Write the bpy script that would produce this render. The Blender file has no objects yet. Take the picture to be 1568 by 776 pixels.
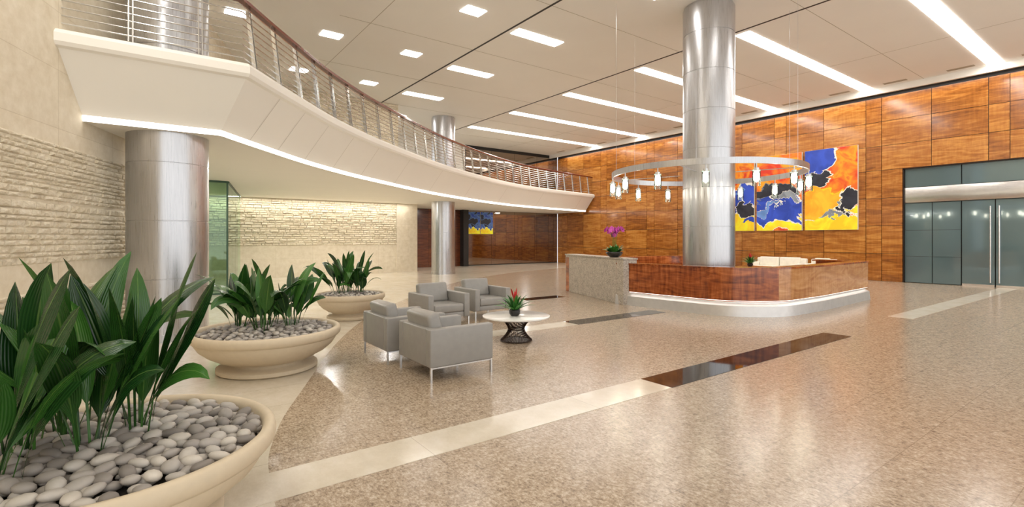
import bpy, bmesh, math, random
from mathutils import Vector, Matrix
R=random.Random(7)
scene=bpy.context.scene
scene.view_settings.view_transform='Standard'

# ------------------------------------------------------------ materials
def newmat(name):
    m=bpy.data.materials.new(name); m.use_nodes=True
    nt=m.node_tree; return m,nt,nt.nodes['Principled BSDF']
def N(nt,t,ins=None,**props):
    n=nt.nodes.new('ShaderNode'+t)
    for k,v in props.items(): setattr(n,k,v)
    for k,v in (ins or {}).items():
        if isinstance(v,bpy.types.NodeSocket): nt.links.new(v,n.inputs[k])
        else: n.inputs[k].default_value=v
    return n
def ramp(nt,fac,stops,interp='LINEAR'):
    r=nt.nodes.new('ShaderNodeValToRGB'); cr=r.color_ramp; cr.interpolation=interp
    while len(cr.elements)<len(stops): cr.elements.new(0.5)
    for e,(p,c) in zip(cr.elements,stops):
        e.position=p; e.color=(*c,1)
    nt.links.new(fac,r.inputs[0]); return r.outputs[0]
def math_(nt,op,a,b=0.0,c=None):
    ins={0:a,1:b}
    if c is not None: ins[2]=c
    return N(nt,'Math',ins,operation=op).outputs[0]
def mixc(nt,fac,a,b,mode='MIX'):
    n=nt.nodes.new('ShaderNodeMix'); n.data_type='RGBA'; n.blend_type=mode
    for k,v in ((0,fac),(6,a),(7,b)):
        if isinstance(v,bpy.types.NodeSocket): nt.links.new(v,n.inputs[k])
        else: n.inputs[k].default_value=(*v,1) if isinstance(v,tuple) and len(v)==3 else v
    return n.outputs[2]
def S(r,g,b):  # sRGB 0-255 -> linear
    f=lambda c:((c/255+0.055)/1.055)**2.4 if c/255>0.04045 else c/255/12.92
    return (f(r),f(g),f(b))
def coords(nt,scale=(1,1,1),which='Object'):
    tc=N(nt,'TexCoord'); mp=N(nt,'Mapping',{0:tc.outputs[which]}); mp.inputs['Scale'].default_value=scale
    return mp.outputs[0]
def simple(name,col,rough=.5,metal=0,emis=None,es=0,coat=0,spec=.5,var=0.05,vs=8):
    m,nt,p=newmat(name)
    n=N(nt,'TexNoise',{'Vector':coords(nt),'Scale':vs,'Detail':3})
    lo=tuple(c*(1-var) for c in col); hi=tuple(min(1,c*(1+var)) for c in col)
    nt.links.new(ramp(nt,n.outputs[0],[(.3,lo),(.7,hi)]),p.inputs['Base Color'])
    p.inputs['Roughness'].default_value=rough; p.inputs['Metallic'].default_value=metal
    p.inputs['Coat Weight'].default_value=coat; p.inputs['Specular IOR Level'].default_value=spec
    if emis: p.inputs['Emission Color'].default_value=(*emis,1); p.inputs['Emission Strength'].default_value=es
    return m

def m_metal():
    m,nt,p=newmat('brushed_steel')
    n=N(nt,'TexNoise',{'Vector':coords(nt,(60,60,1.2)),'Scale':2,'Detail':4})
    nt.links.new(ramp(nt,n.outputs[0],[(.3,S(182,182,184)),(.7,S(202,202,204))]),p.inputs['Base Color'])
    p.inputs['Metallic'].default_value=.9
    nt.links.new(math_(nt,'MULTIPLY_ADD',n.outputs[0],.15,.22),p.inputs['Roughness']); return m
STEEL=m_metal()
CHROME=simple('polished_steel',S(218,217,215),.25,1)
PLINTH=simple('satin_steel_plinth',S(216,214,212),.42,.75)
PLASTER=simple('plaster_cream',S(238,234,226),.6,var=.015,vs=2)
CEIL=simple('ceiling_plaster',S(238,235,229),.7,var=.01,vs=1)
SOFF=simple('soffit_plaster',S(238,233,223),.6,var=.01,vs=1)
BLACK=simple('black_slot',S(30,28,26),.5)
SEAM=simple('panel_seam',S(168,158,140),.7)
LEATHER=simple('grey_leather',S(150,147,142),.36,var=.04,vs=12)
TERR=simple('cast_stone_beige',S(208,192,166),.62,var=.03,vs=20)
WHITE=simple('white_marble',S(238,236,232),.15,var=.03)
BRONZE=simple('dark_bronze',S(52,38,32),.3,.7)
SOFA=simple('ivory_fabric',S(236,230,216),.7)
def emit(name,col,s):
    m,nt,p=newmat(name); p.inputs['Base Color'].default_value=(*col,1)
    n=N(nt,'TexNoise',{'Vector':coords(nt),'Scale':1.0})
    nt.links.new(ramp(nt,n.outputs[0],[(0,col),(1,tuple(c*.97 for c in col))]),p.inputs['Emission Color'])
    p.inputs['Emission Strength'].default_value=s; return m
E_STRIP=emit('light_diffuser',(1,.97,.93),15.2)
E_COVE=emit('cove_diffuser',(1,.965,.91),5.5)
E_GLOW=emit('added_glow_line',(1,.95,.88),2.5)  # added glow for the desk plinth, no known fixture
E_BULB=emit('bulb_glow',(1,.92,.78),24)

def m_wood(name,cols,scale,rough=.22,curly=0,island=True,iv=.2):
    m,nt,p=newmat(name)
    v=coords(nt,scale)
    n1=N(nt,'TexNoise',{'Vector':v,'Scale':1.0,'Detail':7,'Roughness':.6,'Distortion':1.4})
    fac=n1.outputs[0]
    if island:
        g=N(nt,'NewGeometry')
        off=N(nt,'VectorMath',{0:v,1:N(nt,'CombineXYZ',{0:math_(nt,'MULTIPLY',g.outputs['Random Per Island'],37.0),1:math_(nt,'MULTIPLY',g.outputs['Random Per Island'],91.0),2:0.0}).outputs[0]},operation='ADD')
        nt.links.new(off.outputs[0],n1.inputs['Vector'])
        fac=math_(nt,'ADD',fac,math_(nt,'MULTIPLY_ADD',g.outputs['Random Per Island'],iv,-iv/2))
    if curly:
        w=N(nt,'TexNoise',{'Vector':coords(nt,(9,9,1.2)),'Scale':1.6,'Detail':2,'Distortion':.4})
        fac=math_(nt,'ADD',fac,math_(nt,'MULTIPLY_ADD',w.outputs[0],curly,-curly/2))
    nt.links.new(ramp(nt,fac,[(.28,cols[0]),(.5,cols[1]),(.72,cols[2])]),p.inputs['Base Color'])
    p.inputs['Roughness'].default_value=rough; p.inputs['Coat Weight'].default_value=.35; p.inputs['Coat Roughness'].default_value=.12
    return m
WOOD=m_wood('honey_veneer',[S(122,68,22),S(168,103,38),S(204,142,66)],(1,.8,6.5),.24,curly=.2,iv=.2)
WOODD=m_wood('dark_veneer',[S(62,28,12),S(92,45,20),S(120,62,30)],(1,.9,9),.2)
WOODK=m_wood('curly_veneer',[S(96,40,15),S(154,78,34),S(196,114,58)],(1.2,1.2,7),.13,curly=.5,island=False)
WOODL=m_wood('light_curly_veneer',[S(160,102,56),S(192,136,84),S(212,162,110)],(1.2,1.2,5),.15,curly=.35,island=False)
CAP=simple('rail_wood',S(110,46,24),.25,coat=.4)

def m_granite(name,c1,c2,c3,rough,joints=True,sc=1,spread=.15):
    m,nt,p=newmat(name); v=coords(nt)
    vs=coords(nt,(1,.6,1))
    n1=N(nt,'TexNoise',{'Vector':vs,'Scale':46*sc,'Detail':6,'Roughness':.82})
    n2=N(nt,'TexNoise',{'Vector':v,'Scale':1.3,'Detail':2})
    n3=N(nt,'TexNoise',{'Vector':vs,'Scale':13*sc,'Detail':3,'Roughness':.6})
    f=math_(nt,'ADD',math_(nt,'MULTIPLY',n1.outputs[0],.8),math_(nt,'MULTIPLY',n3.outputs[0],.2))
    c=ramp(nt,f,[(.5-spread*.75,c1),(.5,c2),(.5+spread*.75,c3)])
    c=mixc(nt,math_(nt,'MULTIPLY',n2.outputs[0],.2),c,c2)
    if joints:
        b=N(nt,'TexBrick',{'Vector':v,'Color1':(1,1,1,1),'Color2':(.95,.95,.95,1),'Mortar':(.66,.62,.58,1),'Scale':1.0,'Mortar Size':.003,'Brick Width':1.785,'Row Height':.67,'Bias':-.2},offset=.0)
        c=mixc(nt,1.0,c,b.outputs[0],'MULTIPLY')
    nt.links.new(c,p.inputs['Base Color']); p.inputs['Roughness'].default_value=rough
    return m
GRAN=m_granite('tan_granite',S(104,84,66),S(174,154,130),S(216,200,178),.2)
MARB=m_granite('cream_marble',S(206,195,174),S(216,206,187),S(224,215,200),.14,sc=.06)
DARKG=m_granite('dark_granite',S(14,10,10),S(24,17,16),S(40,29,26),.04,joints=False)
WINGG=m_granite('grey_granite',S(110,102,94),S(180,169,155),S(214,206,194),.3,joints=False,sc=.7)

def m_stone(name,rough=False,base1=S(212,198,172),base2=S(230,219,198)):
    m,nt,p=newmat(name)
    tc=N(nt,'TexCoord'); o=tc.outputs['Object']
    sep=N(nt,'SeparateXYZ',{0:o})
    cx=N(nt,'CombineXYZ',{0:sep.outputs[0],1:sep.outputs[2],2:0.0}).outputs[0]
    fine=N(nt,'TexNoise',{'Vector':o,'Scale':6.0 if not rough else 18.0,'Detail':7,'Roughness':.65})
    c=ramp(nt,fine.outputs[0],[(.3,base1),(.7,base2)])
    if rough:
        g=N(nt,'NewGeometry'); c=mixc(nt,1.0,c,ramp(nt,g.outputs['Random Per Island'],[(0,(.88,.86,.82)),(1,(1,1,1))]),'MULTIPLY')
        bp=N(nt,'Bump',{'Height':fine.outputs[0],'Strength':1.0,'Distance':.03}); nt.links.new(bp.outputs[0],p.inputs['Normal'])
    else:
        sl=N(nt,'TexBrick',{'Vector':cx,'Color1':(1,1,1,1),'Color2':(.96,.96,.96,1),'Mortar':(.8,.77,.72,1),'Scale':1.0,'Mortar Size':.004,'Brick Width':1.5,'Row Height':.78},offset=.0)
        c=mixc(nt,1.0,c,sl.outputs[0],'MULTIPLY')
    nt.links.new(c,p.inputs['Base Color']); p.inputs['Roughness'].default_value=.78
    return m
STONE_U=m_stone('smooth_limestone'); STONE_R=m_stone('split_face_limestone',True,S(222,208,180),S(244,235,216))

def m_glass(name,tint,mixf,rough=.03):
    m=bpy.data.materials.new(name); m.use_nodes=True; nt=m.node_tree; nt.nodes.clear()
    out=N(nt,'OutputMaterial'); tr=N(nt,'BsdfTransparent',{0:(*tint,1)}); gl=N(nt,'BsdfGlossy',{0:(.9,1,.95,1),'Roughness':rough})
    fr=N(nt,'Fresnel',{0:1.45}); f=math_(nt,'ADD',fr.outputs[0],mixf)
    mx=N(nt,'MixShader',{0:f,1:tr.outputs[0],2:gl.outputs[0]}); nt.links.new(mx.outputs[0],out.inputs[0]); return m
GLASS=m_glass('green_glass',(.66,.80,.66),.03)
CLEAR=m_glass('clear_glass',(.92,.92,.9),.03)
MIRR=simple('dark_mirror_glass',S(160,148,136),.03,1,var=.01)
DOORG=simple('blue_grey_glass',S(96,116,119),.08,.2,coat=.7,var=.03,vs=1)

# ------------------------------------------------------------ mesh helpers
def mk(name,bm,mat,parent=None,loc=(0,0,0),rotz=0,smooth=False,ang=35):
    bmesh.ops.recalc_face_normals(bm,faces=bm.faces)
    me=bpy.data.meshes.new(name); bm.to_mesh(me); bm.free()
    if smooth:
        for p in me.polygons: p.use_smooth=True
        me.set_sharp_from_angle(angle=math.radians(ang))
    ob=bpy.data.objects.new(name,me); scene.collection.objects.link(ob)
    for m in (mat if isinstance(mat,list) else [mat]): me.materials.append(m)
    ob.location=loc; ob.rotation_euler=(0,0,rotz)
    if parent: ob.parent=parent
    return ob
def empty(name,loc=(0,0,0),rotz=0):
    e=bpy.data.objects.new(name,None); scene.collection.objects.link(e); e.location=loc; e.rotation_euler=(0,0,rotz); e.empty_display_size=.2; return e
def box(bm,x0,x1,y0,y1,z0,z1,bev=0,seg=3,M=None):
    r=bmesh.ops.create_cube(bm,size=1); vs=r['verts']
    for v in vs: v.co=Vector(((x0+x1)/2+v.co.x*(x1-x0),(y0+y1)/2+v.co.y*(y1-y0),(z0+z1)/2+v.co.z*(z1-z0)))
    if bev:
        es=list({e for v in vs for e in v.link_edges})
        r2=bmesh.ops.bevel(bm,geom=es,offset=bev,segments=seg,profile=.5,affect='EDGES'); 
        vs=list({v for f in r2['faces'] for v in f.verts}|{v for v in vs if v.is_valid})
    if M is not None:
        for v in vs: v.co=M@v.co
    return vs
def lathe(bm,prof,seg=64,c=(0,0)):
    rings=[]
    for r,z in prof:
        if r<1e-5: rings.append([bm.verts.new((c[0],c[1],z))])
        else: rings.append([bm.verts.new((c[0]+r*math.cos(2*math.pi*i/seg),c[1]+r*math.sin(2*math.pi*i/seg),z)) for i in range(seg)])
    for a,b in zip(rings,rings[1:]):
        for i in range(seg):
            j=(i+1)%seg
            if len(a)==1 and len(b)==1: continue
            if len(a)==1: bm.faces.new((a[0],b[i],b[j]))
            elif len(b)==1: bm.faces.new((a[i],a[j],b[0]))
            else: bm.faces.new((a[i],a[j],b[j],b[i]))
def tube(bm,pts,r,seg=6,closed=False):
    pts=[Vector(p) for p in pts]; n=len(pts); rings=[]
    for i,p in enumerate(pts):
        a=pts[(i-1)%n] if (closed or i>0) else p; b=pts[(i+1)%n] if (closed or i<n-1) else p
        t=(b-a).normalized(); up=Vector((0,0,1)) if abs(t.z)<.95 else Vector((1,0,0))
        u=t.cross(up).normalized(); w=u.cross(t).normalized()
        rr=r[i] if isinstance(r,(list,tuple)) else r
        rings.append([bm.verts.new(p+rr*(math.cos(2*math.pi*k/seg)*u+math.sin(2*math.pi*k/seg)*w)) for k in range(seg)])
    for i in range(n if closed else n-1):
        A=rings[i];B=rings[(i+1)%n]
        for k in range(seg): bm.faces.new((A[k],A[(k+1)%seg],B[(k+1)%seg],B[k]))
    if not closed: bm.faces.new(rings[0]); bm.faces.new(rings[-1])
def poly(bm,pts,z):
    f=bm.faces.new([bm.verts.new((x,y,z)) for x,y in pts]); bmesh.ops.triangulate(bm,faces=[f])
def catmull(P,n=8):
    out=[]
    for i in range(len(P)-1):
        p0=Vector(P[max(i-1,0)]);p1=Vector(P[i]);p2=Vector(P[i+1]);p3=Vector(P[min(i+2,len(P)-1)])
        for k in range(n):
            t=k/n
            out.append(tuple(.5*((2*p1)+(-p0+p2)*t+(2*p0-5*p1+4*p2-p3)*t*t+(-p0+3*p1-3*p2+p3)*t**3)))
    out.append(tuple(P[-1])); return out
def offs(path,d):
    out=[]; n=len(path)
    for i in range(n):
        p=Vector(path[i])
        a=(p-Vector(path[i-1])).normalized() if i>0 else None
        b=(Vector(path[i+1])-p).normalized() if i<n-1 else None
        if a is None:a=b
        if b is None:b=a
        na=Vector((-a.y,a.x)); nb=Vector((-b.y,b.x)); m=(na+nb).normalized(); m=m/max(.4,m.dot(na))
        out.append((p.x+m.x*d,p.y+m.y*d))
    return out
def sweep(bm,path,prof,closed=False):
    cols=[[bm.verts.new((x,y,z)) for x,y in offs(path,o)] for o,z in prof]
    m=len(cols)
    for j in range(m if closed else m-1):
        A=cols[j];B=cols[(j+1)%m]
        for i in range(len(path)-1): bm.faces.new((A[i],A[i+1],B[i+1],B[i]))
    if closed:
        bm.faces.new([c[0] for c in cols]); bm.faces.new([c[-1] for c in cols])

CZ=7.3
# ------------------------------------------------------------ floor
bnd=catmull([(.2,-6),(.45,0),(.66,3.4),(.9,4.6),(1.48,5.95),(2.55,8.2),(3.9,10.4),(6.2,13.2),(10.2,17.0),(16,20.2),(23,21.6)],6)
bm=bmesh.new(); poly(bm,bnd+[(23.2,21.6),(23.2,-6)],0); mk('floor',bm,GRAN)
bm=bmesh.new(); poly(bm,bnd+[(23.2,21.6),(23.2,27),(-9,27),(-9,-6)],0); mk('floor_marble',bm,MARB)
bm=bmesh.new()
for (x0,x1,y0,y1) in [(.3,4.7,3.42,3.85),(12.7,23,3.42,3.85),(3.0,6.7,6.99,7.42),(4.6,8.2,10.5,10.93)]:
    box(bm,x0,x1,y0,y1,-.02,.003)
mk('floor_marble_inlay',bm,MARB)
bm=bmesh.new()
for (x0,x1,y0,y1) in [(4.7,9.6,3.42,3.85),(6.7,9.4,6.99,7.42),(8.2,9.6,10.5,10.93)]:
    box(bm,x0,x1,y0,y1,-.02,.004)
mk('floor_dark_inlay',bm,DARKG)
# ------------------------------------------------------------ ceiling
bm=bmesh.new(); box(bm,-9,23.4,-6,27,CZ,CZ+.3); mk('ceiling',bm,CEIL)
bm=bmesh.new()
for x in (7.97,13.1): box(bm,x-.03,x+.03,-2,26,CZ-.006,CZ+.01)
mk('trim_ceiling_slot',bm,BLACK)
bm=bmesh.new()
for y in [2.1+3.57*k for k in range(7)]: box(bm,4,22.4,y-.006,y+.006,CZ-.003,CZ+.01)
for x in (18.2,4.8): box(bm,x-.006,x+.006,-2,26,CZ-.003,CZ+.01)
mk('trim_ceiling_joint',bm,SEAM)
Ys=[3.8+3.58*k for k in range(-1,6)]
bm=bmesh.new()
for y in Ys: box(bm,13.3,22.2,y-.2,y+.2,CZ-.012,CZ+.01)
mk('ceiling_light_strip',bm,E_STRIP)
bm=bmesh.new()
for y in Ys[1:]:
    box(bm,8.15,9.75,y-.2,y+.2,CZ-.012,CZ+.01)
for y in Ys[1:5+1]:
    for x in (1.9,4.2,6.6): box(bm,x-.27,x+.27,y-.35-.2,y-.35+.2,CZ-.012,CZ+.01)
mk('ceiling_light_panel',bm,E_STRIP)
# cove trim on wood wall
bm=bmesh.new(); box(bm,22.25,22.35,-5,26,CZ-.22,CZ+.01); box(bm,22.35,23.02,-5,26,CZ-.06,CZ+.01); mk('trim_cove',bm,PLASTER)
bm=bmesh.new()
for y in [1+1.8*k for k in range(14)]: box(bm,21.75,21.95,y-.35,y+.35,CZ-.008,CZ+.01)
mk('ceiling_air_vent',bm,SEAM)

# ------------------------------------------------------------ walls
def wall(name,x0,x1,y0,y1,z0,z1,mat,**k):
    bm=bmesh.new(); box(bm,x0,x1,y0,y1,z0,z1); return mk(name,bm,mat,**k)
# wood wall as panels
bm=bmesh.new(); rows=[0.0,1.07,2.14,3.2,4.28,5.22,6.16,7.1]
seams=[]; y=7.17-3.57*4
while y<26:
    seams+= [(y,y+.52),(y+.52,y+2.045),(y+2.045,y+3.57)]; y+=3.57
for a,b in seams:
    a2,b2=max(a,-5),min(b,26)
    if b2-a2<.05: continue
    for z0,z1 in zip(rows,rows[1:]):
        aa,bb=a2,b2
        if z1<=4.29:
            if bb<=6.5: continue
            aa=max(aa,6.5)
            if bb-aa<.05: continue
        box(bm,23.0,23.05,aa+.009,bb-.009,z0+.008,z1-.008)
mk('wall_right',bm,WOOD)
bm=bmesh.new(); box(bm,23.03,23.3,6.5,26,0,CZ); box(bm,23.03,23.3,-5,6.5,4.28,CZ); mk('wall_right_backing',bm,BLACK)
# doors (glass)
D=empty('glass_door_wall',(23.0,0,0))
bm=bmesh.new()
for a,b in [(4.84,6.46),(3.2,4.83),(1.6,3.19),(0,1.59),(-1.7,-.01)]:
    box(bm,.10,.13,a+.01,b-.01,3.56,4.24)
for a,b in [(5.65,6.46),(4.85,5.64),(-1.7,-.02),(0,.9)]:
    for z0,z1 in [(.02,.98),(.99,1.95),(1.96,2.96)]: box(bm,.10,.13,a+.006,b-.006,z0,z1)
for a,b in [(3.98,4.83),(3.1,3.96),(2.1,3.08),(.92,2.08)]:
    box(bm,.10,.13,a+.006,b-.006,.05,2.96)
mk('glass',bm,DOORG,D)
bm=bmesh.new(); box(bm,.04,.16,-1.7,6.47,2.98,3.54,.01,2)
for a,b in [(3.98,4.83),(3.1,3.96),(2.1,3.08),(.92,2.08)]: box(bm,.08,.14,a+.01,b-.01,0,.08)
for yy in (4.08,3.86,2.2,1.98):
    tube(bm,[(.02,yy,.15),(.02,yy,2.75)],.022,10)
    for z in (.4,2.4): tube(bm,[(.02,yy,z),(.11,yy,z)],.01,8)
mk('steel_header_and_pulls',bm,CHROME,D,smooth=True)
bm=bmesh.new(); box(bm,0,.2,6.46,6.5,0,4.28); box(bm,0,.2,-5,6.5,4.24,4.28); mk('frame',bm,BRONZE,D)
wall('wall_right_vestibule',23.2,23.3,-5,6.5,0,4.3,BLACK)

def rubble(bm,x0,x1,z0,z1,y,seed,rh=(.05,.09),rw=(.08,.26),dep=(.01,.042)):
    # courses of split-face stones standing proud of plane y, facing -y
    r=random.Random(seed); z=z0
    while z<z1-.02:
        h=min(r.uniform(*rh),z1-z); x=x0-r.uniform(0,.15)
        if z1-(z+h)<.03: h=z1-z
        while x<x1:
            w=r.uniform(*rw); a=max(x,x0); b=min(x+w,x1); x+=w
            if b-a<.02: continue
            d=r.uniform(*dep); g=.0015
            i=min(.012,h*.2); j=lambda s:r.uniform(-s,s)
            B=[bm.verts.new(p) for p in ((a+g,y,z+g),(b-g,y,z+g),(b-g,y,z+h-g),(a+g,y,z+h-g))]
            F=[bm.verts.new(p) for p in ((a+g+i,y-d*.72+j(.004),z+g+i),(b-g-i,y-d*.72+j(.004),z+g+i),(b-g-i,y-d*.8+j(.004),z+h-g-i),(a+g+i,y-d*.8+j(.004),z+h-g-i))]
            c=bm.verts.new(((a+b)/2+j((b-a)*.2),y-d-.004,z+h/2+j(h*.18)))
            for k in range(4):
                q=(k+1)%4; bm.faces.new((B[k],B[q],F[q],F[k])); bm.faces.new((F[k],F[q],c))
        z+=h
# left wall (oblique)
ang=math.atan2(.978,.358); WL=(-.92,9.0,0)
WLE=empty('wall_left',WL,ang)
bm=bmesh.new(); box(bm,-15.5,2.9,0,.35,0,CZ); mk('slab',bm,STONE_U,WLE)
bm=bmesh.new()
for i,(a,b) in enumerate([(.12,.98),(1.33,2.11),(2.14,2.9)]): rubble(bm,-5.5,2.9,a,b,0,i+1)
mk('split_face_courses',bm,STONE_R,WLE)
bm=bmesh.new(); box(bm,2.9,12.4,0,.35,4.45,CZ); mk('wall_left_upper',bm,STONE_U,loc=WL,rotz=ang)
WB=empty('wall_back_stone')
bm=bmesh.new(); box(bm,-9,9.9,23,23.4,0,3.36); mk('slab',bm,STONE_U,WB)
bm=bmesh.new(); rubble(bm,-3,9.9,1.35,3.3,23.0,11,(.07,.13),(.12,.4),(.02,.09)); mk('split_face_courses',bm,STONE_R,WB)
wall('wall_back_pier',9.9,11.0,22.95,26,0,3.36,STONE_U)
WU=empty('wall_back_upper')
bm=bmesh.new(); box(bm,0,8.7,20,20.3,4.4,CZ); mk('slab',bm,STONE_U,WU)
bm=bmesh.new(); rubble(bm,3.5,8.7,5.4,CZ,20.0,12,(.08,.13),(.14,.4),(.02,.07)); mk('split_face_courses',bm,STONE_R,WU)
wall('wall_back_upper_far',8.7,15.6,26,26.3,4.4,CZ,PLASTER)
wall('wall_far_left',-9,-8.7,11,23,0,3.36,PLASTER)
# dark wood back wall with portal
bm=bmesh.new()
for i in range(4):
    for z0,z1 in [(0,1.1),(1.1,2.2),(2.2,3.34)]: box(bm,11+i*1.08,11+(i+1)*1.08-.01,26.0,26.05,z0+.005,z1-.005)
mk('wall_back_wood',bm,WOODD)
wall('wall_back_backing',10.9,15.6,26.04,26.3,0,3.4,BLACK)
wall('trim_back_portal',15.25,15.6,25.6,26.05,0,3.36,BLACK)
bm=bmesh.new()
for a,b in zip([15.65,17.5,19.3,21.15],[17.5,19.3,21.15,22.98]):
    box(bm,a+.006,b-.006,26.0,26.03,.05,3.34); box(bm,a+.006,b-.006,26.0,26.03,4.46,7.1)
mk('window_back',bm,MIRR)
wall('wall_back_mullion',15.6,23,26.03,26.3,0,CZ,BLACK)
# green glass vestibule
G=empty('glass_partition')
bm=bmesh.new(); box(bm,-3,-.6,16.99,17.01,.03,3.3); box(bm,-.58,2.0,16.99,17.01,.03,3.3)
M=Matrix.Translation((2.02,17.02,0))@Matrix.Rotation(math.atan2(5.95,1.15),4,'Z')
for a,b in [(0,1.48),(1.5,2.98),(3.0,4.48),(4.5,5.85)]: box(bm,a,b,-.01,.01,.03,3.3,M=M)
mk('panes',bm,GLASS,G)
bm=bmesh.new(); box(bm,-3,2.02,16.97,17.03,0,.04); box(bm,-3,2.02,16.97,17.03,3.29,3.345)
box(bm,0,5.85,-.03,.03,0,.04,M=M); box(bm,0,5.85,-.03,.03,3.29,3.345,M=M)
for xx in (2.0,-.59): box(bm,xx-.02,xx+.02,16.97,17.03,.04,3.29)
mk('frame',bm,simple('green_frame',S(60,84,66),.4,.5),G)
wall('wall_vestibule',-8.7,-2.9,17.8,18.0,0,3.3,STONE_U)

# ------------------------------------------------------------ balcony
lipc=catmull([(1.35,8.93),(2.36,10.25),(3.85,12.05),(6.1,14.2),(10.3,17.55),(16.1,20.75),(22.98,22.5)],8)
lipc=lipc[:1]+lipc[4:]
path=[(-1.0,8.93),(.1,8.93)]+lipc
bm=bmesh.new(); sweep(bm,path,[(.5,4.45),(.05,4.45),(.0,4.43),(-.03,4.38),(-.03,4.27),(.0,4.22),(.06,4.2),(.62,3.44)])
mk('balcony_fascia',bm,SOFF,smooth=True,ang=20)
bm=bmesh.new(); sweep(bm,path,[(.62,3.44),(.64,3.355)]); mk('balcony_cove_light',bm,E_COVE)
bm=bmesh.new(); inn=offs(path,.63); poly(bm,inn+[(23,27),(-9,27),(-9,9.5)],3.35); mk('ceiling_lower',bm,SOFF)
bm=bmesh.new(); inn=offs(path,.3); poly(bm,inn+[(23,26.2),(-3,26.2)],4.44); mk('floor_upper',bm,MARB)
# seams of fascia panels
bm=bmesh.new(); o1=offs(path,.055);o2=offs(path,.617)
for i in range(5,len(path)-1,4):
    a=Vector((*o1[i],4.195)); b=Vector((*o2[i],3.442)); t=(Vector(path[i+1])-Vector(path[i-1])).normalized()*.004
    n=Vector((t.y,-t.x,-.006)).normalized()*.004
    t3=Vector((t.x,t.y,0))
    bm.faces.new([bm.verts.new(p+n) for p in (a-t3,a+t3,b+t3,b-t3)])
mk('trim_fascia_seam',bm,SEAM)
# railing
RL=empty('balcony_railing')
rp=offs(path,.14)
bm=bmesh.new()
for k in range(9): tube(bm,[(x,y,4.56+.105*k) for x,y in rp],.011,6)
SP=.85
acc=0; posts=[]
for a,b in zip(rp,rp[1:]):
    a=Vector(a);b=Vector(b);L=(b-a).length; s=0
    while acc+(L-s)>=SP:
        s+=SP-acc; acc=0; p=a+(b-a)*(s/L); posts.append((p,(b-a).normalized()))
    acc+=L-s
for p,t in posts:
    an=math.atan2(t.y,t.x)
    for d in (-.025,.025):
        M=Matrix.Translation((p.x,p.y,0))@Matrix.Rotation(an,4,'Z')
        vs=box(bm,d-.008,d+.008,-.03,.03,4.451,5.48)
        for v in vs:
            v.co.y+= .13*(v.co.z-4.42)/1.06-.07
        for v in vs: v.co=M@v.co
mk('posts_and_rods',bm,CHROME,RL,smooth=True)
bm=bmesh.new(); sweep(bm,offs(path,.18),[(-.055,5.48),(-.06,5.53),(-.03,5.56),(.03,5.56),(.06,5.53),(.055,5.48)],closed=True); mk('handrail',bm,CAP,RL,smooth=True)

# ------------------------------------------------------------ columns
def column(x,y,r,z1=CZ):
    prof=[(r+.01,0),(r+.01,.12),(r,.125)]; z=1.0
    while z<z1-.2:
        prof+=[(r,z-.009),(r-.012,z-.006),(r-.012,z+.006),(r,z+.009)]; z+=.93
    prof+=[(r,z1-.06),(r-.03,z1-.055),(r-.03,z1)]
    bm=bmesh.new(); lathe(bm,prof,72); return mk('steel_column',bm,STEEL,loc=(x,y,0),smooth=True)
column(11.17,7.06,.60); column(21.85,14.05,.58); column(.34,10.22,.58)
column(11.32,20.85,.55)
# ------------------------------------------------------------ ring chandelier
C=empty('ring_chandelier',(11.05,7.10,0)); RR=2.2
bm=bmesh.new(); lathe(bm,[(RR-.02,3.16),(RR+.02,3.16),(RR+.02,3.29),(RR-.02,3.29),(RR-.02,3.16)],96); 
for k in range(4):
    a=k*math.pi/2+.3; tube(bm,[(.6*math.cos(a),.6*math.sin(a),3.22),(RR*math.cos(a),RR*math.sin(a),3.22)],.010,6)
for k in range(6):
    a=k*math.pi/3+.5; tube(bm,[(RR*math.cos(a),RR*math.sin(a),3.28),(RR*math.cos(a),RR*math.sin(a),CZ)],.003,4)
NP=14
for k in range(NP):
    a=2*math.pi*(k+.3)/NP; cx,cy=RR*math.cos(a),RR*math.sin(a)
    tube(bm,[(cx,cy,3.16),(cx,cy,3.05)],.012,6); lathe(bm,[(0,3.07),(.05,3.07),(.05,3.01),(0,3.01)],16,(cx,cy))
mk('ring',bm,STEEL,C,smooth=True)
bm=bmesh.new(); bg=bmesh.new()
for k in range(NP):
    a=2*math.pi*(k+.3)/NP; cx,cy=RR*math.cos(a),RR*math.sin(a)
    lathe(bm,[(0,3.0),(.045,2.99),(.055,2.93),(.05,2.82),(0,2.78)],12,(cx,cy))
    lathe(bg,[(.075,3.04),(.075,2.70)],20,(cx,cy))
mk('bulbs',bm,E_BULB,C,smooth=True); mk('glass_shades',bg,CLEAR,C,smooth=True)

# ------------------------------------------------------------ reception desk
K=empty('reception_desk')
arc=[(11.35+1.5*math.cos(a),6.6+1.5*math.sin(a)) for a in [math.radians(180+5+k*8) for k in range(11)]]
dp=[(9.68,8.7)]+arc+[(12.6,5.07),(15.85,5.25),(16.05,5.45),(16.05,6.6)]
iL=len(arc)//2+4
def deskpart(nm,pth,prof,mat):
    bm=bmesh.new(); sweep(bm,pth,prof,closed=True); return mk(nm,bm,mat,K,smooth=True,ang=30)
wp=[(0,.33),(0,1.0),(.05,1.0),(.05,.33)]
deskpart('curly_panel',dp[:iL+1],wp,WOODK); deskpart('light_panel',dp[iL:],wp,WOODL)
deskpart('core',dp,[(.06,.0),(.06,1.0),(.12,1.0),(.12,0)],WOODK)
deskpart('added_glow_line',dp,[(.012,.321),(.045,.321),(.045,.329),(.012,.329)],E_GLOW)  # emissive line added to brighten the steel plinth below
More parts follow.
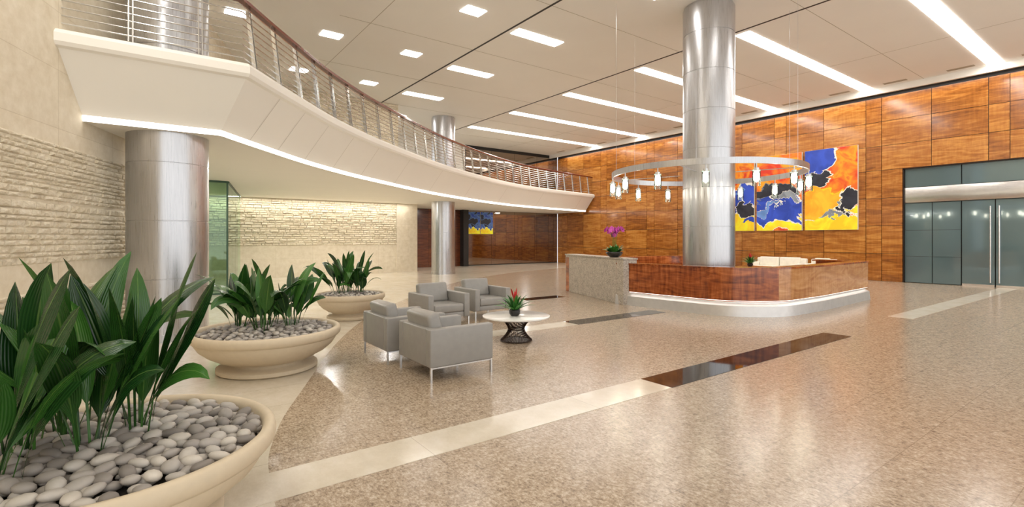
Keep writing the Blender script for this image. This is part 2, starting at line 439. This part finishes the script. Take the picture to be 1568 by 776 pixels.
deskpart('steel_plinth',dp,[(-.05,.0),(-.03,.22),(0.055,.27),(.06,.30),(.06,0)],PLINTH)
deskpart('counter_top',dp,[(-.01,1.0),(-.01,1.035),(.36,1.035),(.36,1.0)],WOODK)
deskpart('work_surface',dp,[(.12,.72),(.12,.76),(.85,.76),(.85,.72)],WOODL)
deskpart('back_wing',[(16.0,10.4),(10.75,11.75)],[(0,0),(0,1.06),(.45,1.06),(.45,0)],WOODK)
GW=empty('granite_desk_wing')
a=math.atan2(11.8-8.35,10.85-9.62); Lw=math.hypot(3.45,1.23)
bm=bmesh.new(); box(bm,0,Lw,-.32,.06,0,1.12,.008,2); mk('body',bm,WINGG,GW,(9.62,8.35,0),a)
bm=bmesh.new(); box(bm,-.02,Lw+.02,-.34,.08,1.12,1.16,.006,2); mk('cap',bm,WINGG,GW,(9.62,8.35,0),a)

# ------------------------------------------------------------ paintings
Yl=S(252,210,30);Wh=S(240,238,228);Bl=S(34,66,170);Dk=S(30,32,44);Og=S(240,120,26);Rd=S(220,52,26);Lb=S(90,130,190);Am=S(248,166,30);Gy=S(120,128,136)
def m_paint(name,bg,blobs,seed,W,H):
    m,nt,p=newmat(name)
    tc=N(nt,'TexCoord'); o=tc.outputs['Object']; sep=N(nt,'SeparateXYZ',{0:o})
    u=math_(nt,'MULTIPLY_ADD',sep.outputs[1],-1.0/W,1.0); v=math_(nt,'MULTIPLY',sep.outputs[2],1.0/H)
    uv=N(nt,'CombineXYZ',{0:u,1:math_(nt,'MULTIPLY',v,H/W),2:float(seed)}).outputs[0]
    n=N(nt,'TexNoise',{'Vector':uv,'Scale':1.7,'Detail':5,'Roughness':.55,'Distortion':.6})
    ns=N(nt,'SeparateColor',{0:n.outputs[1]})
    uu=math_(nt,'ADD',u,math_(nt,'MULTIPLY_ADD',ns.outputs[0],.9,-.45))
    vv=math_(nt,'ADD',v,math_(nt,'MULTIPLY_ADD',ns.outputs[1],.7,-.35))
    n2=N(nt,'TexNoise',{'Vector':uv,'Scale':2.6,'Detail':4,'Distortion':1.0})
    c=ramp(nt,n2.outputs[0],bg)
    for (cx,cy,rx,ry,col,rim) in blobs:
        a=math_(nt,'POWER',math_(nt,'ABSOLUTE',math_(nt,'MULTIPLY',math_(nt,'SUBTRACT',uu,cx),1/rx)),2.0)
        b=math_(nt,'POWER',math_(nt,'ABSOLUTE',math_(nt,'MULTIPLY',math_(nt,'SUBTRACT',vv,cy),1/ry)),2.0)
        d=math_(nt,'ADD',a,b)
        if rim: c=mixc(nt,math_(nt,'LESS_THAN',d,1.22),c,rim)
        col2=tuple(min(1,q*1.5+.01) for q in col)
        c=mixc(nt,math_(nt,'LESS_THAN',d,1.0),c,ramp(nt,n2.outputs[0],[(.4,col),(.62,col2)]))
    nt.links.new(c,p.inputs['Base Color']); p.inputs['Roughness'].default_value=.45; return m
CAN=simple('canvas_edge',S(225,218,205),.7)
P3=m_paint('abstract_paint_orange',[(.35,Rd),(.48,Og),(.56,Am),(.66,Rd)],[(.55,.06,.9,.14,Yl,Wh),(.3,.36,.50,.16,Am,Yl),(.12,.88,.42,.24,Bl,Wh),(.30,.62,.26,.07,Dk,Wh),(.85,.33,.22,.13,Dk,Wh),(.55,.20,.2,.03,Gy,Wh)],3,2.02,3.38)
P2=m_paint('abstract_paint_blue',[(.38,Rd),(.5,Og),(.6,Am)],[(.5,.05,.95,.12,Yl,Wh),(.45,.32,.8,.20,Bl,Wh),(.5,.52,.55,.11,Dk,Gy),(.3,.30,.3,.05,Lb,Wh),(.8,.40,.3,.05,Gy,Wh)],8,2.02,3.38)
P1=m_paint('abstract_paint_yellow',[(.38,Og),(.5,Am),(.6,Rd)],[(.6,.08,.9,.18,Yl,Wh),(.55,.50,.7,.20,Bl,Wh),(.8,.30,.25,.08,Dk,Wh),(.5,.6,.3,.04,Lb,None),(.9,.16,.2,.05,Bl,Yl)],14,2.02,3.38)
for y0,PM in [(7.94,P3),(10.04,P2),(12.14,P1)]:
    e=empty('abstract_painting',(22.9,y0,2.0))
    bm=bmesh.new(); box(bm,.0,.095,0,1.98,0,3.38); mk('stretcher',bm,CAN,e)
    bm=bmesh.new(); box(bm,-.006,.0,.005,1.975,.005,3.375); mk('canvas',bm,PM,e)
PB=m_paint('abstract_paint_reflected',[(.4,Bl),(.55,Lb),(.62,Dk)],[(.5,.1,.8,.14,Yl,Wh),(.6,.6,.4,.2,Dk,Lb)],21,.95,1.3)
for x0 in (15.7,16.66):  # solid canvases added to stand in for a painting reflected in the dark glass
    e=empty('painting_reflection_standin',(x0,25.99,1.92),-math.pi/2)
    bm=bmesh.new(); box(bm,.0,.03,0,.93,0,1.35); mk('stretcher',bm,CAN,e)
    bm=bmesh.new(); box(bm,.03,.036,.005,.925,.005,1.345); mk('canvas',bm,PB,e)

# ------------------------------------------------------------ armchairs
def chair(x,y,rot):
    e=empty('armchair',(x,y,0),rot)  # faces +x locally, centred
    w=.44
    bm=bmesh.new()
    box(bm,-.43,.43,-w,-w+.12,.17,.61,.018); box(bm,-.43,.43,w-.12,w,.17,.61,.018)
    box(bm,-.43,-.30,-w+.12,w-.12,.17,.61,.018); box(bm,-.31,.41,-w+.12,w-.12,.17,.27,.015)
    mk('shell',bm,LEATHER,e,smooth=True)
    bm=bmesh.new(); box(bm,-.22,.43,-w+.125,w-.125,.27,.42,.035,4); mk('seat_cushion',bm,LEATHER,e,smooth=True)
    bm=bmesh.new(); M=Matrix.Translation((-.24,0,.40))@Matrix.Rotation(math.radians(-12),4,'Y'); box(bm,-.085,.085,-w+.13,w-.13,0,.38,.045,4,M=M); mk('back_cushion',bm,LEATHER,e,smooth=True)
    bm=bmesh.new()
    for sx in (-.41,.41):
        for sy in (-w+.02,w-.02): box(bm,sx-.012,sx+.012,sy-.012,sy+.012,0,.19)
    box(bm,-.41,.41,-w+.01,-w+.03,.155,.17); box(bm,-.41,.41,w-.03,w-.01,.155,.17)
    mk('legs',bm,CHROME,e)
chair(3.05,5.57,0); chair(2.98,6.66,0)
chair(4.58,8.62,-math.pi/2); chair(5.83,9.02,-math.pi/2)
# table
T=empty('coffee_table',(4.86,6.5,0))
bm=bmesh.new(); lathe(bm,[(0,.375),(.50,.375),(.545,.39),(.545,.405),(.53,.41),(0,.41)],72); mk('top',bm,WHITE,T,smooth=True)
bm=bmesh.new()
for k in range(56):
    a=2*math.pi*k/56
    pts=[]
    for j in range(9):
        t=j/8; z=.015+.355*t; r=.13+.13*abs(2*t-1)**1.6*(1 if t>.5 else .95); aa=a+.35*(t-.5); pts.append((r*math.cos(aa),r*math.sin(aa),z))
    tube(bm,pts,.005,4)
for z,r in ((.012,.25),(.19,.13),(.368,.26)): tube(bm,[(r*math.cos(2*math.pi*k/40),r*math.sin(2*math.pi*k/40),z) for k in range(40)],.008,6,True)
lathe(bm,[(0,.0),(.23,.0),(.23,.012),(0,.012)],40)
mk('wire_base',bm,BRONZE,T,smooth=True)

# ------------------------------------------------------------ foliage
def m_leaf(name,c1,c2,rough=.32):
    m,nt,p=newmat(name)
    uv=N(nt,'TexCoord').outputs['UV']; sp=N(nt,'SeparateXYZ',{0:uv})
    w=math_(nt,'SINE',math_(nt,'MULTIPLY',sp.outputs[0],70.0))
    g=N(nt,'NewGeometry')
    f=math_(nt,'ADD',math_(nt,'MULTIPLY',w,.08),g.outputs['Random Per Island'])
    mid=math_(nt,'LESS_THAN',math_(nt,'ABSOLUTE',math_(nt,'SUBTRACT',sp.outputs[0],.5)),.03)
    c=ramp(nt,f,[(0,c1),(1,c2)]); c=mixc(nt,math_(nt,'MULTIPLY',mid,.4),c,S(120,155,76))
    nt.links.new(c,p.inputs['Base Color']); p.inputs['Roughness'].default_value=rough
    bp=N(nt,'Bump',{'Height':w,'Strength':.25,'Distance':.004}); nt.links.new(bp.outputs[0],p.inputs['Normal'])
    return m
LEAF=m_leaf('aspidistra_leaf',S(20,56,22),S(66,116,44),.24); LEAF2=m_leaf('bromeliad_leaf',S(30,90,30),S(80,150,60))
RED=simple('red_bract',S(200,30,40),.4); PURP=simple('orchid_petal',S(196,70,168),.5)
POT=simple('dark_glazed_pot',S(40,36,34),.25)
def leaf(bm,base,az,L,W,lean,bend,stem=.28,roll=0,n=12):
    uvl=bm.loops.layers.uv.verify()
    p=Vector(base); th=lean; ds=L/n; rows=[]
    side0=Vector((-math.sin(az),math.cos(az),0))
    for i in range(n+1):
        t=i/n
        d=Vector((math.cos(az)*math.sin(th),math.sin(az)*math.sin(th),math.cos(th)))
        q=Matrix.Rotation(roll*t,3,d); side=q@side0; nor=side.cross(d)
        if t<stem: w=.006+.004*t
        else:
            s=(t-stem)/(1-stem); w=max(.001,W*.5*(math.sin(math.pi*min(1,s**.85))**.7))
            if i==n: w=.001
        fold=.22*w
        rows.append([(p-side*w+nor*fold),(p-side*w*.5+nor*fold*.35),p.copy(),(p+side*w*.5+nor*fold*.35),(p+side*w+nor*fold)])
        p=p+d*ds; th+=bend/n*(0.3+2.1*t*t)
    V=[[bm.verts.new(c) for c in r] for r in rows]
    for i in range(n):
        for k in range(4):
            f=bm.faces.new((V[i][k],V[i][k+1],V[i+1][k+1],V[i+1][k]))
            for lp,(u,v) in zip(f.loops,((k/4,i/n),((k+1)/4,i/n),((k+1)/4,(i+1)/n),(k/4,(i+1)/n))): lp[uvl].uv=(u,v)
def m_pebble():
    m,nt,p=newmat('river_pebble'); g=N(nt,'NewGeometry')
    c=ramp(nt,g.outputs['Random Per Island'],[(0,S(128,121,115)),(.35,S(164,157,150)),(.7,S(190,184,176)),(1,S(212,204,192))])
    n=N(nt,'TexNoise',{'Vector':coords(nt),'Scale':40,'Detail':4}); c=mixc(nt,math_(nt,'MULTIPLY',n.outputs[0],.25),c,S(130,120,110))
    nt.links.new(c,p.inputs['Base Color']); p.inputs['Roughness'].default_value=.6; return m
PEB=m_pebble()
SOIL=simple('dark_soil',S(60,52,44),.9)
def planter(x,y,s,clumps,nleaf,seed,Lr,W,psize,npeb,sub=2):
    r=random.Random(seed); e=empty('potted_aspidistra_planter',(x,y,0))
    pr=[(0,0),(.56,0),(.585,.02),(.585,.06),(.56,.075),(.46,.08),(.44,.10),(.45,.125),(.56,.16),(.68,.225),(.77,.30),(.815,.37),(.82,.395),(.845,.405),(.868,.43),(.875,.47),(.865,.505),(.845,.52),(.815,.515),(.80,.495),(.79,.46),(.78,.40),(0,.40)]
    bm=bmesh.new(); lathe(bm,[(a*s,z) for a,z in pr],96); mk('stone_bowl',bm,TERR,e,smooth=True,ang=50)
    bm=bmesh.new(); lathe(bm,[(0,.47),(.4*s,.46),(.77*s,.42)],32); mk('soil',bm,SOIL,e)
    ico=bmesh.new(); bmesh.ops.create_icosphere(ico,subdivisions=sub,radius=1); iv=[v.co.copy() for v in ico.verts]; ifc=[[v.index for v in f.verts] for f in ico.faces]; ico.free()
    bm=bmesh.new(); placed=[]; tries=0
    while len(placed)<npeb and tries<npeb*60:
        tries+=1
        rr=.75*s*math.sqrt(r.random()); a=r.random()*6.283; px,py=rr*math.cos(a),rr*math.sin(a)
        lay=0 if tries<npeb*30 else 1
        if any((px-q[0])**2+(py-q[1])**2<(psize*(1.0 if lay==0 else 1.15))**2 and q[2]==lay for q in placed): continue
        placed.append((px,py,lay))
        z=.455+.05*(1-(rr/(.78*s))**2)+lay*psize*.42
        sx=psize*r.uniform(.6,.95); sy=psize*r.uniform(.45,.65); sz=psize*r.uniform(.3,.44)
        M=Matrix.Translation((px,py,z))@Matrix.Rotation(r.random()*6.28,4,'Z')@Matrix.Rotation(r.uniform(-.35,.35),4,'X')@Matrix.Rotation(r.uniform(-.3,.3),4,'Y')@Matrix.Diagonal((sx,sy,sz,1))
        vv=[bm.verts.new(M@c) for c in iv]
        for f in ifc: bm.faces.new([vv[i] for i in f])
    mk('pebbles',bm,PEB,e,smooth=True,ang=180)
    bm=bmesh.new()
    for k in range(nleaf):
        cx,cy=clumps[k%len(clumps)]
        a=r.random()*6.283; rad=r.uniform(0,.13)
        bx,by=cx+rad*math.cos(a),cy+rad*math.sin(a)
        leaf(bm,(bx,by,.47),a+r.uniform(-.5,.5),r.uniform(*Lr),W*r.uniform(.75,1.15),r.uniform(.02,.38),r.choice([.2,.5,.9,1.5,2.1,2.6])*r.uniform(.7,1.2),stem=r.uniform(.25,.45),roll=r.uniform(-1.3,1.3),n=14)
    mk('aspidistra_leaves',bm,LEAF,e,smooth=True,ang=180)
planter(-.18,3.61,1.0,[(-.35,.1),(-.05,-.1),(.14,.10),(-.2,.3),(-.4,-.3)],72,31,(.6,1.18),.165,.072,520,2)
planter(1.28,6.99,1.0,[(-.3,.2),(.25,-.1),(.05,.2),(-.1,-.15)],62,6,(.5,.98),.15,.068,420,1)
planter(3.47,10.40,.80,[(-.2,.1),(.15,-.05),(0,.15)],50,9,(.5,1.0),.145,.062,300,1)

def bromeliad(x,y,z,s=1):
    e=empty('potted_bromeliad',(x,y,z)); r=random.Random(3)
    bm=bmesh.new(); lathe(bm,[(0,0),(.06*s,0),(.085*s,.04*s),(.085*s,.09*s),(.075*s,.1*s),(.07*s,.09*s),(0,.085*s)],28); mk('pot',bm,POT,e,smooth=True)
    bm=bmesh.new()
    for k in range(36):
        a=k*2.4; leaf(bm,(.02*math.cos(a),.02*math.sin(a),.08*s),a,r.uniform(.22,.36)*s,.045*s,.15+1.0*(k/36),1.2,stem=.02,n=8)
    mk('leaves',bm,LEAF2,e,smooth=True,ang=180)
    bm=bmesh.new()
    for k in range(6):
        a=k*2.4; leaf(bm,(.008*math.cos(a),.008*math.sin(a),.18*s),a,r.uniform(.18,.26)*s,.035*s,.03+.25*(k/6),.4,stem=.4,n=8)
    mk('red_bracts',bm,RED,e,smooth=True,ang=180)
bromeliad(4.80,6.46,.41,1.05)
def orchid(x,y,z):
    e=empty('potted_orchid',(x,y,z)); r=random.Random(5)
    bm=bmesh.new(); lathe(bm,[(0,0),(.10,0),(.18,.05),(.22,.11),(.21,.14),(.2,.13),(0,.11)],36); mk('pot',bm,POT,e,smooth=True)
    bm=bmesh.new()
    for k in range(34):
        a=k*2.4; leaf(bm,(.08*math.cos(a),.08*math.sin(a),.12),a,r.uniform(.16,.28),.08,.3+r.random()*.7,1.3,stem=.02,n=8)
    for k in range(4):
        a=k*1.6+.4; pts=[]
        for j in range(9):
            t=j/8; pts.append((.03*math.cos(a)+.2*t*t*math.cos(a),.03*math.sin(a)+.2*t*t*math.sin(a),.12+.62*math.sin(t*1.9)/1.0))
        tube(bm,pts,.006,5)
    mk('leaves_and_stems',bm,LEAF2,e,smooth=True,ang=60)
    bm=bmesh.new()
    for k in range(4):
        a=k*1.6+.4
        for j in range(8):
            t=.45+.55*j/7; c=Vector((.03*math.cos(a)+.2*t*t*math.cos(a),.03*math.sin(a)+.2*t*t*math.sin(a),.12+.62*math.sin(t*1.9)))+Vector((r.uniform(-.04,.04),r.uniform(-.04,.04),r.uniform(-.03,.02)))
            fa=r.random()*6.28; nrm=Vector((math.cos(fa),math.sin(fa),.2)).normalized(); uu=nrm.cross(Vector((0,0,1))).normalized(); w=uu.cross(nrm)
            for q in range(5):
                b=q*1.257+.3; d=math.cos(b)*uu+math.sin(b)*w; sd=nrm.cross(d)
                bm.faces.new([bm.verts.new(pp) for pp in (c,c+d*.035+sd*.028+nrm*.006,c+d*.07+nrm*.003,c+d*.035-sd*.028+nrm*.006)])
    mk('orchid_flowers',bm,PURP,e)
orchid(9.88,8.95,1.162)
bromeliad(15.6,8.4,.762,1.0)
bm=bmesh.new(); box(bm,15.0,16.2,8.0,8.8,.70,.76,.01,2); box(bm,15.05,16.15,8.05,8.75,0,.70); mk('side_credenza',bm,WOODK)

# sofa
def seat(nm,x,y,ln):
    e=empty(nm,(x,y,0),math.pi)
    h=ln/2; bm=bmesh.new()
    box(bm,-.42,-.22,-h,h,.15,.80,.05,4); box(bm,-.42,.42,-h,-h+.18,.15,.62,.05,4); box(bm,-.42,.42,h-.18,h,.15,.62,.05,4); box(bm,-.3,.42,-h+.16,h-.16,.15,.30,.03,3)
    mk('frame',bm,SOFA,e,smooth=True); bm=bmesh.new(); k=max(1,round((ln-.36)/.75)); cw=(ln-.36)/k
    for i in range(k): a=-h+.18+i*cw; box(bm,-.2,.43,a+.01,a+cw-.01,.30,.46,.04,4); box(bm,-.26,-.06,a+.01,a+cw-.01,.44,.84,.05,4)
    mk('cushions',bm,SOFA,e,smooth=True); bm=bmesh.new()
    for sx in (-.38,.38):
        for sy in (-h+.06,h-.06): tube(bm,[(sx,sy,0),(sx,sy,.16)],.02,8)
    mk('feet',bm,CHROME,e,smooth=True)
seat('white_sofa',22.3,10.75,2.1); seat('white_lounge_chair',22.2,9.0,.95)

# ------------------------------------------------------------ lights
def area(name,loc,sx,sy,power,col=(1,.965,.91),rot=(0,0,0)):
    l=bpy.data.lights.new(name,'AREA'); l.shape='RECTANGLE'; l.size=sx; l.size_y=sy; l.energy=power; l.color=col
    o=bpy.data.objects.new(name,l); scene.collection.objects.link(o); o.location=loc; o.rotation_euler=rot; return o
area('cove_lamp',(22.65,10.5,7.2),.10,30,250,(1,.98,.95))
area('left_wall_fill_added',(4.5,22.6,3.33),12,.12,110)
area('left_wall_fill_added',(-1.35,4.6,7.28),9,.15,190,rot=(0,0,ang))  # added lamp, soft fill along the left wall
for x,y in [(2.6,13.5),(5,17),(8.5,20.5),(13.5,23.5),(-1,19.8),(19,24.5),(5.0,20.5),(0.9,12.2)]:
    area('downlight_lamp',(x,y,3.335),.25,.25,48)
w=bpy.data.worlds.new('world'); scene.world=w; w.use_nodes=True
w.node_tree.nodes['Background'].inputs[0].default_value=(.99,.99,.985,1); w.node_tree.nodes['Background'].inputs[1].default_value=1.75

# ------------------------------------------------------------ camera
cd=bpy.data.cameras.new('camera'); cam=bpy.data.objects.new('camera',cd); scene.collection.objects.link(cam)
cam.location=(0,0,1.65); cam.rotation_euler=(math.pi/2,0,math.radians(-36.3)); cd.sensor_width=36; cd.lens=17.63; cd.shift_y=-.0147; cd.clip_end=200
scene.camera=cam
